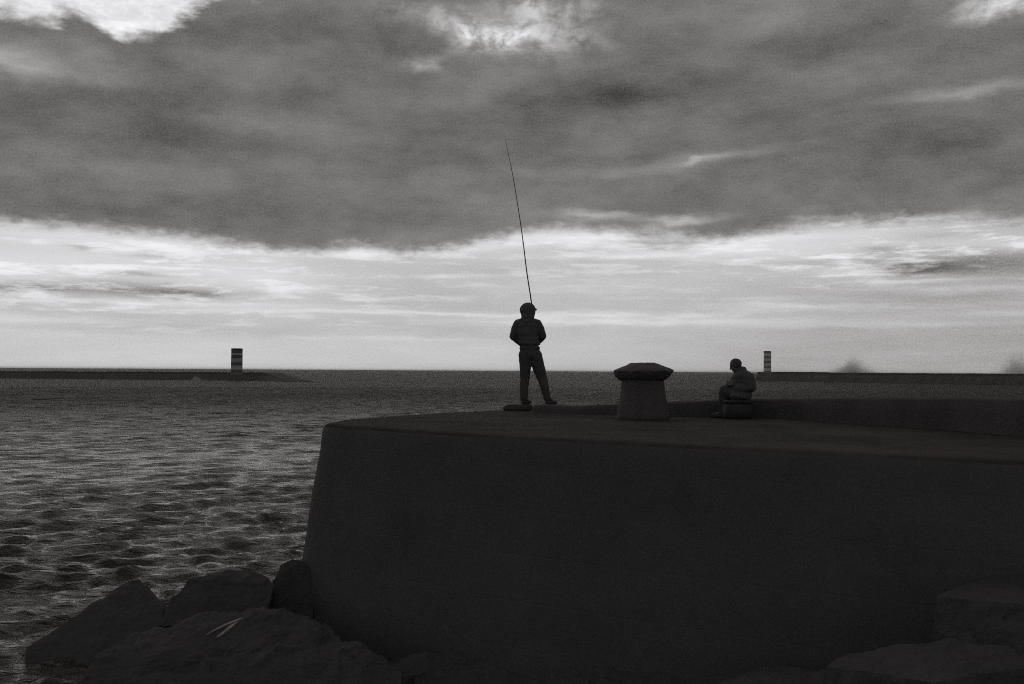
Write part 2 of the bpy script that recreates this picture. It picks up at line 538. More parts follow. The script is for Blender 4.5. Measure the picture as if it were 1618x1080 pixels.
# ------------------------------------------------------------------ water: one sheet, real waves, out to the horizon
def build_water():
    fine = np.arange(-0.72, 0.7201, 0.0042)
    coarse = np.linspace(0.7201, 2 * math.pi - 0.7201, 90)[1:-1]
    th = np.concatenate([fine, coarse])
    nt_ = len(th)
    rr = [2.5]
    while rr[-1] < 16000:
        r = rr[-1]
        d = 0.02 * r if r < 8 else (min(0.0058 * r, 0.26) if r < 190 else (0.010 * r if r < 500 else 0.05 * r))
        rr.append(r + d)
    rr = np.array(rr)
    nr = len(rr)
    R, T = np.meshgrid(rr, th, indexing='ij')
    X = R * np.sin(T)
    Y = R * np.cos(T)
    Z = np.zeros_like(X)
    dth = np.where(np.abs(T) <= 0.7201, 0.0042, 0.06)
    dr = np.gradient(rr)[:, None] * np.ones_like(T)
    sp = np.maximum(R * dth * 0.45, dr)
    DX = np.zeros_like(X)
    DY = np.zeros_like(X)
    rng = np.random.RandomState(11)
    N = 120
    Ls = np.exp(np.linspace(math.log(0.20), math.log(3.0), N))
    for i, L in enumerate(Ls):
        L = L * (1 + rng.uniform(-.04, .04))
        k = 2 * math.pi / L
        spread = 0.55 if L < 0.8 else 0.34
        ang = math.radians(-90 + 34) + rng.normal(0, spread)      # obliquely towards the shore, from the far left
        dx, dy = math.cos(ang), math.sin(ang)
        slope = 0.052 if L < 0.65 else 0.052 * (0.65 / L) ** 0.95
        a = slope / k
        w = np.clip((L / sp - 2.0) / 2.0, 0, 1)
        ph = rng.uniform(0, 2 * math.pi)
        arg = k * (dx * X + dy * Y) + ph
        c, s = np.cos(arg), np.sin(arg)
        Z += a * w * s
        DX += a * w * dx * c * 0.75
        DY += a * w * dy * c * 0.75
    # patches of stronger and weaker chop (gusts)
    gust = 1 + 0.20 * np.sin(X * 0.11 + Y * 0.05 + 1.0) * np.sin(Y * 0.13 - X * 0.04) + 0.18 * np.sin(X * 0.31 - Y * 0.17 + 2)
    Z *= gust
    X = X + DX
    Y = Y + DY
    co = np.stack([X, Y, Z], -1).reshape(-1, 3)
    idx = np.arange(nr * nt_).reshape(nr, nt_)
    nxt = np.roll(idx, -1, axis=1)
    quads = np.stack([idx[:-1], nxt[:-1], nxt[1:], idx[1:]], -1).reshape(-1, 4)
    me = bpy.data.meshes.new('water')
    nq = len(quads)
    me.vertices.add(len(co))
    me.vertices.foreach_set('co', co.astype(np.float32).ravel())
    me.loops.add(nq * 4)
    me.loops.foreach_set('vertex_index', quads[:, ::-1].astype(np.int32).ravel())
    me.polygons.add(nq)
    me.polygons.foreach_set('loop_start', (np.arange(nq) * 4).astype(np.int32))
    me.polygons.foreach_set('loop_total', np.full(nq, 4, dtype=np.int32))
    me.polygons.foreach_set('use_smooth', np.ones(nq, dtype=bool))
    me.update(calc_edges=True)
    me.validate()
    mt = bpy.data.materials.new('sea_water')
    mt.use_nodes = True
    nt = mt.node_tree
    b = nt.nodes['Principled BSDF']
    q = G(nt)
    ge = q.new('ShaderNodeNewGeometry')
    pos = ge.outputs['Position']
    mp = q.new('ShaderNodeMapping')
    mp.inputs['Rotation'].default_value = (0, 0, math.radians(-34))
    mp.inputs['Scale'].default_value = (0.48, 1.0, 1.0)
    q.link(pos, mp.inputs['Vector'])
    pv = mp.outputs[0]
    n_a = q.noise(pv, 5.5, 5, 0.6, 0.3)
    n_b = q.noise(pv, 1.3, 4, 0.6, 0.4)
    n_c = q.noise(pv, 0.35, 3, 0.6, 0.4)
    n_m = q.noise(pv, 2.7, 3, 0.6, 0.3)
    mid = q.smooth(q.vec('LENGTH', pos), 12.0, 50.0)
    h = q.math('MULTIPLY_ADD', n_a, 0.15, q.math('MULTIPLY', n_b, 0.24))
    h = q.math('MULTIPLY_ADD', q.math('MULTIPLY', n_m, mid), 0.33, h)
    far = q.smooth(q.vec('LENGTH', pos), 60.0, 250.0)
    h = q.math('MULTIPLY_ADD', q.math('MULTIPLY', n_c, far), 0.9, h)
    bp = q.new('ShaderNodeBump')
    bp.inputs['Strength'].default_value = 1.0
    bp.inputs['Distance'].default_value = 1.0
    q.link(h, bp.inputs['Height'])
    q.link(bp.outputs[0], b.inputs['Normal'])
    b.inputs['Base Color'].default_value = (0.045, 0.038, 0.034, 1)
    q.link(q.mixf(q.smooth(q.vec('LENGTH', pos), 12.0, 130.0), 0.15, 0.56), b.inputs['Roughness'])
    b.inputs['IOR'].default_value = 1.33
    b.inputs['Specular Tint'].default_value = (1.0, 0.90, 0.84, 1)
    b.inputs['Specular IOR Level'].default_value = 0.095
    me.materials.append(mt)
    o = bpy.data.objects.new('water', me)
    COL.objects.link(o)
    tag(o, kind='structure')
    return o


build_water()

# ------------------------------------------------------------------ stone pier
DZ = 2.6


def resample(pts, step):
    out = []
    n = len(pts)
    for i in range(n):
        a, b = Vector(pts[i]), Vector(pts[(i + 1) % n])
        k = max(1, int((b - a).length / step))
        for j in range(k):
            out.append(a.lerp(b, j / k))
    return out


def smooth_loop(pts, it):
    for _ in range(it):
        n = len(pts)
        pts = [pts[i] * 0.5 + (pts[i - 1] + pts[(i + 1) % n]) * 0.25 for i in range(n)]
    return pts


def v2(p):
    return Vector((p.x, p.y))


near = [v2(PZ(px, py, DZ)) for px, py in ((504, 669), (600, 676), (800, 688), (1000, 698), (1200, 708), (1400, 717), (1618, 728))]
near += [Vector((7.0, 6.4)), Vector((9.5, 3.2)), Vector((12.0, -1.0)), Vector((14, -6))]
outer = [Vector((22, -6)), Vector((19, 0)), Vector((15.5, 6.5)), Vector((11.5, 12.5)), Vector((8.0, 15.8)), Vector((5.0, 17.6)), Vector((2.6, 18.5)), Vector((0.9, 18.9))]
back = [v2(PZ(px, py, DZ)) for px, py in ((812, 648.0), (790, 647.5), (720, 650.5), (640, 655), (590, 658.5), (560, 660.5), (535, 663))]
loop = resample(near + outer + back, 0.16)
loop = smooth_loop(loop, 2)
NL = len(loop)
area = sum(loop[i].x * loop[(i + 1) % NL].y - loop[(i + 1) % NL].x * loop[i].y for i in range(NL))
if area < 0:
    loop.reverse()
norms = []
for i in range(NL):
    t = (loop[(i + 1) % NL] - loop[i - 1]).normalized()
    norms.append(Vector((t.y, -t.x)))
norms = smooth_loop(norms, 6)
norms = [n.normalized() for n in norms]

pier = empty('stone_pier', (5.5, 12.0, 0.0))
tag(pier, 'massive dark stone pier with battered wall and rounded end, carrying both people and the bollard', 'pier')
OFF = -Vector((5.5, 12.0, 0.0))


def wallpt(i, off, z):
    p = loop[i] + norms[i] * off
    j = 0.022 * mnoise.noise(Vector((p.x * 1.3, p.y * 1.3, z * 1.6))) + 0.012 * mnoise.noise(Vector((p.x * 5, p.y * 5, z * 6)))
    p = p + norms[i] * j
    return Vector((p.x, p.y, z)) + OFF


BAT = 0.152
prof = [(-0.10, DZ), (-0.05, DZ - 0.012), (-0.018, DZ - 0.04), (0.0, DZ - 0.085)]
z = DZ - 0.085
while z > -1.6:
    z -= 0.11
    prof.append((BAT * (DZ - 0.085 - z), z))
bm = bmesh.new()
rings = [[bm.verts.new(wallpt(i, o_, z_)) for i in range(NL)] for o_, z_ in prof[2:]]
for a, b in zip(rings, rings[1:]):
    for i in range(NL):
        bm.faces.new((a[i], a[(i + 1) % NL], b[(i + 1) % NL], b[i]))
wall_o = finish('wall', bm, M_WALL, pier)
# stone courses in the wall, as a bump of the material
nt = M_WALL.node_tree
q = G(nt)
t = q.new('ShaderNodeTexCoord')
mpn = q.new('ShaderNodeSeparateXYZ')
q.link(t.outputs['Object'], mpn.inputs[0])
along = q.math('MULTIPLY_ADD', mpn.outputs[1], -0.75, mpn.outputs[0])
br = q.new('ShaderNodeTexBrick')
q.link(q.combine(along, mpn.outputs[2], 0.0), br.inputs['Vector'])
br.inputs['Scale'].default_value = 1.0
br.inputs['Brick Width'].default_value = 1.15
br.inputs['Row Height'].default_value = 0.46
br.inputs['Mortar Size'].default_value = 0.014
br.inputs['Mortar Smooth'].default_value = 0.4
bpo = [n for n in nt.nodes if n.type == 'BUMP'][0]
b2 = q.new('ShaderNodeBump')
b2.invert = True
b2.inputs['Strength'].default_value = 0.22
b2.inputs['Distance'].default_value = 0.03
q.link(br.outputs['Fac'], b2.inputs['Height'])
q.link(b2.outputs[0], bpo.inputs['Normal'])

bm = bmesh.new()
rim = [[bm.verts.new(wallpt(i, o_, z_)) for i in range(NL)] for o_, z_ in prof[:3]]
for a, b in zip(rim, rim[1:]):
    for i in range(NL):
        bm.faces.new((a[i], a[(i + 1) % NL], b[(i + 1) % NL], b[i]))
ring = rim[0]
inner = [bm.verts.new(Vector((loop[i].x - norms[i].x * 0.45, loop[i].y - norms[i].y * 0.45, DZ + 0.004)) + OFF) for i in range(NL)]
for i in range(NL):
    bm.faces.new((ring[i], ring[(i + 1) % NL], inner[(i + 1) % NL], inner[i]))
f = bm.faces.new(inner)
bmesh.ops.triangulate(bm, faces=[f])
finish('deck', bm, M_DECK, pier, smooth=False)

# ------------------------------------------------------------------ low parapet along the seaward side
par = [(842, 651, .118), (900, 653.5, .125), (960, 655.5, .165), (1000, 656.5, .195), (1100, 658.5, .245), (1200, 660.5, .29), (1260, 662.5, .315), (1310, 667.5, .345),
       (1400, 673.5, .375), (1500, 680, .40), (1618, 690, .43)]
front = [(v2(PZ(px, py, DZ)), h) for px, py, h in par]
d_ = (front[-1][0] - front[-2][0]).normalized()
front += [(front[-1][0] + Vector((1.6, -2.2)), .44), (front[-1][0] + Vector((4.0, -6.5)), .45), (front[-1][0] + Vector((6.2, -12.0)), .45)]
fr = []
for (a, ha), (b, hb) in zip(front, front[1:]):
    k = max(1, int((b - a).length / 0.12))
    for j in range(k):
        fr.append((a.lerp(b, j / k), ha + (hb - ha) * j / k))
fr.append(front[-1])
bm = bmesh.new()
sec = []
TH = 0.55
for i, (p, h) in enumerate(fr):
    t = (fr[min(i + 1, len(fr) - 1)][0] - fr[max(i - 1, 0)][0]).normalized()
    n = Vector((-t.y, t.x))
    if n.y < 0 and abs(t.x) > abs(t.y):
        n = -n
    if n.x < 0 and abs(t.y) >= abs(t.x):
        n = -n
    jz = 0.009 * mnoise.noise(Vector((p.x * 1.7, p.y * 1.7, 0))) + 0.008 * mnoise.noise(Vector((p.x * 7, p.y * 7, 3)))
    jo = 0.012 * mnoise.noise(Vector((p.x * 3, p.y * 3, 8)))
    zt = DZ + h + jz
    r = 0.035
    pts = [(-0.01 + jo, DZ - 0.05), (0.0 + jo, DZ + h * 0.5), (0.012 + jo, zt - r), (0.012 + r * .4, zt - r * .3), (0.012 + r, zt), (TH * .5, zt + 0.006), (TH - r, zt), (TH - r * .3, zt - r * .3), (TH, zt - r), (TH + .01, DZ - 0.05)]
    sec.append([bm.verts.new((p.x + n.x * o_, p.y + n.y * o_, z_)) for o_, z_ in pts])
for a, b in zip(sec, sec[1:]):
    for k in range(len(a) - 1):
        bm.faces.new((a[k], a[k + 1], b[k + 1], b[k]))
bm.faces.new(sec[0])
bm.faces.new(sec[-1])
parapet = finish('parapet_wall', bm, M_PARAPET)
tag(parapet, 'low dark stone kerb wall along the seaward edge of the pier, behind the bollard', 'wall')

# ------------------------------------------------------------------ slab under the standing angler
SC = P(818, 645, 17.35)
bm = bmesh.new()
bmesh.ops.create_cube(bm, size=1.0, matrix=Matrix.Diagonal((0.50, 0.40, 0.105, 1)))
bmesh.ops.bevel(bm, geom=bm.edges[:], offset=0.02, segments=2, affect='EDGES')
bmesh.ops.subdivide_edges(bm, edges=bm.edges[:], cuts=3, use_grid_fill=True)
for v in bm.verts:
    v.co += 0.012 * mnoise.noise_vector(v.co * 6.0)
    if v.co.x < -0.15 and v.co.z > 0:
        v.co.x += 0.05 * v.co.z / 0.05
slab = finish('stone_slab', bm, M_PARAPET)
slab.location = (SC.x, 17.45, DZ + 0.055)
slab.rotation_euler = (0, 0, 0.08)
tag(slab, 'small flat stone slab under the left foot of the standing angler', 'stone slab')

# ------------------------------------------------------------------ mushroom bollard
bol = PZ(1017, 663, DZ)
bollard = empty('mooring_bollard', (bol.x, bol.y + 0.1, DZ))
tag(bollard, 'squat stone mooring bollard with a wide mushroom cap standing on the pier', 'bollard')
bm = bmesh.new()
lathe(bm, [(0.385, -0.02), (0.380, 0.05), (0.365, 0.15), (0.350, 0.25), (0.336, 0.34), (0.322, 0.42), (0.312, 0.50), (0.306, 0.56), (0.30, 0.60)], 56, 0.025, 1.0)
finish('shaft', bm, M_BOLLARD, bollard)
bm = bmesh.new()
lathe(bm, [(0.20, 0.565), (0.315, 0.572), (0.350, 0.588), (0.395, 0.628), (0.428, 0.682), (0.442, 0.708), (0.436, 0.717), (0.385, 0.738), (0.31, 0.770), (0.235, 0.803), (0.205, 0.815), (0.19, 0.820), (0.13, 0.824), (0.07, 0.826), (0.03, 0.826)], 56, 0.075, 7.3)
finish('cap', bm, M_BOLLARD, bollard)


# ------------------------------------------------------------------ people
def hand(bm, wrist, palm, axis, across, flip=1.0, r=0.0085, grip=0.014):
    """hand whose four fingers and thumb close round a thin bar through 'palm' along 'axis'.
    across = from the wrist towards the bar."""
    wrist, palm = Vector(wrist), Vector(palm)
    axis = Vector(axis).normalized()
    across = (Vector(across) - axis * Vector(across).dot(axis)).normalized()
    nrm = axis.cross(across).normalized() * flip          # side of the bar the palm lies on
    base = palm - across * 0.055 + nrm * 0.020
    capsule(bm, wrist, base, 0.026, 0.028)
    for k in range(4):                                     # knuckle row
        off = axis * (0.030 - 0.020 * k)
        kn = palm + off + nrm * 0.024 - across * 0.012
        capsule(bm, base + off * 0.55, kn, 0.017, 0.012)
        s = (0.92, 1.0, 0.96, 0.80)[k]
        rr_ = r * (1.0, 1.0, .97, .88)[k]
        p1 = palm + off + nrm * 0.020 + across * (0.022 * s)
        p2 = palm + off - nrm * 0.010 + across * (0.026 * s)
        p3 = palm + off - nrm * 0.024 * s + across * 0.004
        chain(bm, [(kn, rr_ * 1.15), (p1, rr_ * 1.05), (p2, rr_), (p3, rr_ * 0.9)])
    tb = base + axis * 0.030 - nrm * 0.006                 # thumb from the side of the palm
    t1 = palm + axis * 0.052 - nrm * 0.018 - across * 0.018
    t2 = palm + axis * 0.056 - nrm * 0.024 + across * 0.010
    chain(bm, [(tb, 0.014), (t1, 0.0115), (t2, 0.0095)])


def face(bm, c, fdir, up, s=1.0):
    """skull, jaw, nose, brows, lips, ears on head centre c looking along fdir"""
    c = Vector(c)
    f_ = Vector(fdir).normalized()
    u_ = (Vector(up) - f_ * Vector(up).dot(f_)).normalized()
    s_ = f_.cross(u_).normalized()
    R = Matrix((s_, f_, u_)).transposed()
    L = lambda x, y, z_: c + (s_ * x + f_ * y + u_ * z_) * s
    ball(bm, L(0, -0.012, 0.022), (0.076 * s, 0.094 * s, 0.088 * s), R)
    ball(bm, L(0, 0.022, -0.040), (0.060 * s, 0.066 * s, 0.066 * s), R)
    ball(bm, L(0, 0.058, -0.088), (0.026 * s, 0.024 * s, 0.020 * s), R)     # chin
    capsule(bm, L(0, 0.084, 0.010), L(0, 0.104, -0.028), 0.009 * s, 0.013 * s)   # nose
    for e in (-1, 1):
        capsule(bm, L(e * 0.014, 0.080, 0.024), L(e * 0.046, 0.066, 0.024), 0.009 * s, 0.009 * s)   # brow
        ball(bm, L(e * 0.031, 0.070, 0.006), 0.012 * s)                           # eye
        ball(bm, L(e * 0.040, 0.058, -0.028), 0.020 * s)                          # cheek
        ball(bm, L(e * 0.077, -0.006, -0.008), (0.010 * s, 0.020 * s, 0.032 * s), R)   # ear
    capsule(bm, L(-0.018, 0.080, -0.058), L(0.018, 0.080, -0.058), 0.007 * s, 0.007 * s)
    capsule(bm, L(-0.015, 0.078, -0.068), L(0.015, 0.078, -0.068), 0.007 * s, 0.007 * s)


def shoe(name, heel, toe, mat, parent, w=0.046):
    heel, toe = Vector(heel), Vector(toe)
    bm = bmesh.new()
    d = toe - heel
    capsule(bm, heel, heel + d * 0.45, 0.040, 0.046)
    capsule(bm, heel + d * 0.45, toe, 0.048, 0.036)
    capsule(bm, heel + Vector((0, 0, 0.07)), heel + d * 0.40 + Vector((0, 0, 0.035)), 0.050, 0.040)
    z_min = min(heel.z, toe.z) - 0.036
    o = remesh(name, bm, mat, 0.008, parent, 3)
    for v in o.data.vertices:
        if v.co.z < z_min:
            v.co.z = z_min
    return o


# --- the standing angler: seen from behind, hood up, legs apart
MY = 17.5
base = P(846, 640, MY)
man = Vector((base.x, MY, DZ + 0.112))
ks = 1.0
# rod line in world space: hands at the belly, tip leaning away over the sea
rod_px = [(847, 566), (845, 541), (842.5, 510), (840, 480), (832.5, 430), (826.7, 383), (821.2, 344), (811.9, 286), (804.7, 250), (800.8, 231), (797.6, 215)]
rod_Y = [MY + 0.24, MY + 0.31, MY + 0.40, MY + 0.50, MY + 0.66, MY + 0.82, MY + 0.95, MY + 1.14, MY + 1.26, MY + 1.34, MY + 1.40]
rod_w = [P(px, py, Y) for (px, py), Y in zip(rod_px, rod_Y)]
h_up = rod_w[1] - man            # upper hand (at the reel), local
h_lo = rod_w[0].lerp(rod_w[1], 0.45) - man
rax = (rod_w[1] - rod_w[0]).normalized()

sh = {'L': Vector((-0.325, 0.0, 1.425)), 'R': Vector((0.035, 0.0, 1.425))}
elb = {'L': Vector((-0.395, 0.06, 1.195)), 'R': Vector((0.118, 0.05, 1.205))}
wr = {'L': h_lo + Vector((-0.105, -0.045, 0.02)), 'R': h_up + Vector((0.062, -0.075, 0.0))}
hip = {'L': Vector((-0.195, 0, 0.87)), 'R': Vector((-0.005, 0, 0.87))}
kn = {'L': Vector((-0.185, 0.035, 0.47)), 'R': Vector((0.110, 0.03, 0.48))}
an = {'L': Vector((-0.203, -0.01, 0.085)), 'R': Vector((0.208, -0.01, 0.085))}
hd = Vector((-0.140, 0.03, 1.650))
look = Vector((0.45, 0.88, -0.10))

bm = bmesh.new()
face(bm, hd, look, (0, 0, 1), 1.0)
chain(bm, [((-0.142, -0.005, 1.57), 0.052), ((-0.146, -0.012, 1.46), 0.060)])
ball(bm, (-0.146, 0.0, 1.36), (0.155, 0.095, 0.13))
ball(bm, (-0.135, 0.0, 1.18), (0.135, 0.085, 0.16))
ball(bm, (-0.105, 0.0, 0.98), (0.140, 0.090, 0.14))
for s in 'LR':
    chain(bm, [(sh[s] + Vector((0, 0, -0.02)), 0.052), (elb[s], 0.040), (wr[s], 0.028)])
    chain(bm, [(hip[s], 0.080), (kn[s], 0.054), (an[s], 0.036)])
    toe = Vector((0.13, 0.10, -0.045)) if s == 'R' else Vector((0.09, 0.12, -0.045))
    chain(bm, [(an[s], 0.036), (an[s] + toe, 0.026)])
hand(bm, wr['R'], h_up, rax, h_up - wr['R'], 1.0)
hand(bm, wr['L'], h_lo, rax, h_lo - wr['L'], -1.0)
person = remesh('person', bm, M_SKIN, 0.0065, None, 2)
person.location = man
tag(person, 'person in hooded dark jacket standing at pier edge, back turned, holding a rod', 'person')

bm = bmesh.new()
ball(bm, (-0.150, 0.0, 1.385), (0.195, 0.120, 0.115))
ball(bm, (-0.146, 0.0, 1.27), (0.195, 0.125, 0.17))
ball(bm, (-0.130, 0.0, 1.15), (0.185, 0.125, 0.13))
ball(bm, (-0.116, 0.005, 1.085), (0.207, 0.130, 0.055))
ball(bm, (-0.112, 0.005, 1.055), (0.200, 0.125, 0.035))
for s, e in (('L', -1), ('R', 1)):
    capsule(bm, (-0.146 + e * 0.05, 0, 1.475), sh[s] + Vector((0, 0, 0.0)), 0.060, 0.062)
    chain(bm, [(sh[s], 0.068), (sh[s].lerp(elb[s], .5) + Vector((e * 0.008, 0, 0)), 0.074), (elb[s] + Vector((0, 0, 0.0)), 0.072), (elb[s].lerp(wr[s], .55), 0.060), (elb[s].lerp(wr[s], .92), 0.043)])
    ball(bm, elb[s] + Vector((e * 0.004, 0.0, -0.018)), 0.058)
# hood: open in front, follows the head and drops to the shoulders
ld = Vector((look.x, look.y, 0)).normalized()
ball(bm, hd + Vector((0, -0.012, 0.004)) - ld * 0.012, (0.142, 0.136, 0.138))
capsule(bm, hd + Vector((0.0, -0.02, -0.03)), (-0.145, -0.02, 1.53), 0.134, 0.116)
capsule(bm, (-0.145, -0.02, 1.53), (-0.148, -0.02, 1.46), 0.112, 0.115)
capsule(bm, hd + Vector((0.07, 0.05, 0.050)), hd + Vector((0.152, 0.04, 0.018)), 0.045, 0.016)
capsule(bm, hd + Vector((-0.02, 0.09, 0.085)), hd + Vector((0.10, 0.09, 0.050)), 0.028, 0.022)
jacket = remesh('jacket', bm, M_JACKET, 0.010, person, 3, 0.005, 8.0)

bm = bmesh.new()
ball(bm, (-0.105, 0, 0.985), (0.185, 0.115, 0.09))
ball(bm, (-0.095, 0, 0.88), (0.198, 0.125, 0.12))
chain(bm, [(Vector((-0.19, 0, 0.86)), 0.118), (Vector((-0.182, 0.01, 0.62)), 0.102), (kn['L'], 0.088), (Vector((-0.198, 0.0, 0.30)), 0.080), (Vector((-0.203, -0.01, 0.10)), 0.070)])
chain(bm, [(Vector((-0.005, 0, 0.86)), 0.120), (Vector((0.062, 0.01, 0.62)), 0.110), (kn['R'], 0.092), (Vector((0.162, 0.0, 0.30)), 0.080), (Vector((0.208, -0.01, 0.10)), 0.064)])
capsule(bm, (-0.15, 0, 0.74), (-0.03, 0, 0.74), 0.07, 0.08)
remesh('trousers', bm, M_TROUSERS, 0.010, person, 3, 0.004, 9.0)
shoe('shoe', an['L'] + Vector((-0.012, -0.03, -0.045)), an['L'] + Vector((0.100, 0.105, -0.052)), M_SHOE, person)
shoe('shoe', an['R'] + Vector((-0.005, -0.03, -0.045)), an['R'] + Vector((0.150, 0.085, -0.052)), M_SHOE, person)

# --- his rod
rod = empty('fishing_rod', rod_w[0])
tag(rod, 'long thin fishing rod held upright by the standing angler, tip leaning left', 'fishing rod')


def rl(p):
    return p - rod_w[0]


# smooth spline through the measured points
def spline(pts, per=6):
    out = []
    n = len(pts)
    for i in range(n - 1):
        p0, p1, p2, p3 = pts[max(i - 1, 0)], pts[i], pts[i + 1], pts[min(i + 2, n - 1)]
        for j in range(per):
            t = j / per
            out.append(0.5 * ((2 * p1) + (p2 - p0) * t + (2 * p0 - 5 * p1 + 4 * p2 - p3) * t * t + (3 * p1 - p0 - 3 * p2 + p3) * t ** 3))
    out.append(pts[-1])
    return out


sp_ = spline([rl(p) for p in rod_w])
nn = len(sp_)
bm = bmesh.new()
tube(bm, sp_, [0.0135 * (1 - i / (nn - 1)) ** 0.85 + 0.0019 for i in range(nn)], 10)
finish('blank', bm, M_ROD, rod)
bm = bmesh.new()
tube(bm, [sp_[0] - rax * 0.22, sp_[0] - rax * 0.20, sp_[0], sp_[6], sp_[9]], [0.015, 0.017, 0.0165, 0.0165, 0.0155], 12)
finish('grip', bm, M_CORK, rod)
bm = bmesh.new()
rc = sp_[6] + Vector((0.01, 0.075, -0.01))
capsule(bm, sp_[6] + Vector((0, 0.012, 0)), rc, 0.008, 0.012)
capsule(bm, rc - rax * 0.02, rc + rax * 0.045, 0.026, 0.022)
capsule(bm, rc, rc + Vector((-0.06, 0, 0)), 0.009, 0.006)
reel = remesh('reel', bm, M_METAL, 0.004, rod, 1)
bm = bmesh.new()
capsule(bm, rc + Vector((-0.06, 0, 0)), rc + Vector((-0.062, 0.03, 0.03)), 0.005, 0.005)
capsule(bm, rc + Vector((-0.062, 0.03, 0.03)), rc + Vector((-0.085, 0.03, 0.03)), 0.009, 0.008)
remesh('crank', bm, M_METAL, 0.003, reel, 1)
for gi, rr_ in ((18, 0.018), (30, 0.016), (42, 0.011), (49, 0.008), (55, 0.006), (nn - 1, 0.005)):
    bm = bmesh.new()
    c = sp_[min(gi, nn - 1)]
    t = (sp_[min(gi + 1, nn - 1)] - sp_[gi - 1]).normalized()
    o_ = t.cross(Vector((1, 0, 0))).normalized() * -1
    if o_.y < 0:
        o_ = -o_
    s_ = t.cross(o_).normalized()
    cc = c + o_ * (rr_ + 0.008)
    ringp = [cc + (o_ * math.cos(a) + s_ * math.sin(a)) * rr_ for a in [2 * math.pi * k / 14 for k in range(15)]]
    tube(bm, ringp, [0.0022] * 15, 6)
    tube(bm, [c - t * 0.03, cc - o_ * rr_], [0.003, 0.002], 6)
    finish('guide', bm, M_METAL, rod)

# --- the seated angler: low on the deck, hunched over his hands, knees to the left
SY = 14.85
sb = PZ(1163, 662.3, DZ)
SITE = Vector((P(1163, 650, SY).x, SY, DZ + 0.004))
kk = SY / 15.3
S = lambda x, y, z_: Vector((x, y, z_)) * kk + Vector((0, 0, 0.010))
ssh = {'N': S(0.170, -0.13, 0.625), 'A': S(0.055, 0.15, 0.635)}
selb = {'N': S(0.200, -0.17, 0.475), 'A': S(-0.005, 0.25, 0.455)}
swr = {'N': S(-0.015, -0.03, 0.500), 'A': S(-0.060, 0.14, 0.515)}
shp = {'N': S(0.120, -0.05, 0.335), 'A': S(0.110, 0.10, 0.335)}
skn = {'N': S(-0.150, 0.14, 0.415), 'A': S(-0.075, 0.30, 0.425)}
san = {'N': S(-0.155, 0.19, 0.080), 'A': S(-0.080, 0.36, 0.080)}
shd = S(-0.004, 0.03, 0.812)
slook = Vector((-0.88, 0.30, -0.45))
bm = bmesh.new()
face(bm, shd, slook, (-0.35, 0.1, 1), 0.90)
chain(bm, [(shd + Vector((0.03, 0, -0.05)), 0.048), (S(0.085, 0.0, 0.70), 0.055)])
ball(bm, S(0.105, 0.01, 0.60), (0.115, 0.15, 0.11))
ball(bm, S(0.125, 0.01, 0.46), (0.105, 0.13, 0.13))
ball(bm, S(0.115, 0.02, 0.35), (0.115, 0.135, 0.08))
hc = (swr['N'] + swr['A']) * 0.5 + Vector((-0.055, -0.01, 0.02))
for s in 'NA':
    chain(bm, [(ssh[s], 0.050), (selb[s], 0.038), (swr[s], 0.027)])
    chain(bm, [(shp[s], 0.078), (skn[s], 0.052), (san[s], 0.035)])
    chain(bm, [(san[s], 0.034), (san[s] + Vector((-0.13, 0.08, -0.045)), 0.024)])
    hp = hc + (Vector((0, -0.035, 0)) if s == 'N' else Vector((0, 0.040, 0.008)))
    hand(bm, swr[s], hp, (0.25, 0.3, 1), hp - swr[s], 1.0 if s == 'N' else -1.0, 0.008)
sitter = remesh('person', bm, M_SKIN, 0.0065, None, 2)
sitter.location = SITE
tag(sitter, 'person in dark jacket sitting hunched by the kerb wall, head bent over hands', 'person')
bm = bmesh.new()
ball(bm, S(0.105, 0.0, 0.640), (0.145, 0.185, 0.105))
ball(bm, S(0.120, 0.0, 0.56), (0.150, 0.180, 0.13))
ball(bm, S(0.100, -0.01, 0.46), (0.155, 0.180, 0.13))
ball(bm, S(0.085, 0.0, 0.37), (0.150, 0.175, 0.085))
ball(bm, S(0.02, 0.05, 0.40), (0.130, 0.150, 0.075))
ball(bm, S(0.060, -0.03, 0.335), (0.160, 0.155, 0.075))
capsule(bm, S(0.070, 0.0, 0.745), S(0.112, 0.0, 0.745), 0.058, 0.050)
capsule(bm, S(0.085, 0.0, 0.70), S(0.085, 0.0, 0.755), 0.075, 0.045)
capsule(bm, S(0.092, -0.03, 0.735), S(0.092, 0.03, 0.735), 0.042, 0.042)
for s in 'NA':
    chain(bm, [(ssh[s], 0.078), (ssh[s].lerp(selb[s], .5), 0.076), (selb[s], 0.070), (selb[s].lerp(swr[s], .5), 0.058), (selb[s].lerp(swr[s], .9), 0.042)])
remesh('jacket', bm, M_JACKET, 0.010, sitter, 3, 0.007, 9.0)
bm = bmesh.new()
ball(bm, S(0.115, 0.02, 0.335), (0.130, 0.155, 0.075))
for s in 'NA':
    chain(bm, [(shp[s], 0.105), (shp[s].lerp(skn[s], .5), 0.100), (skn[s], 0.084), (skn[s].lerp(san[s], .5), 0.080), (san[s] + Vector((0, 0, 0.02)), 0.056)])
remesh('trousers', bm, M_TROUSERS, 0.010, sitter, 3, 0.006, 9.0)
for s in 'NA':
    shoe('shoe', san[s] + Vector((0.03, -0.02, -0.046)), san[s] + Vector((-0.14, 0.09, -0.05)), M_SHOE, sitter)
bm = bmesh.new()
u_ = Vector((-0.42, 0.13, 0.9)).normalized()
ball(bm, shd + Vector((0.016, -0.004, 0.022)), (0.080, 0.082, 0.080))
ball(bm, shd + Vector((0.004, 0, 0.045)), (0.072, 0.076, 0.058))
remesh('knit_cap', bm, M_HAIR, 0.007, sitter, 2)

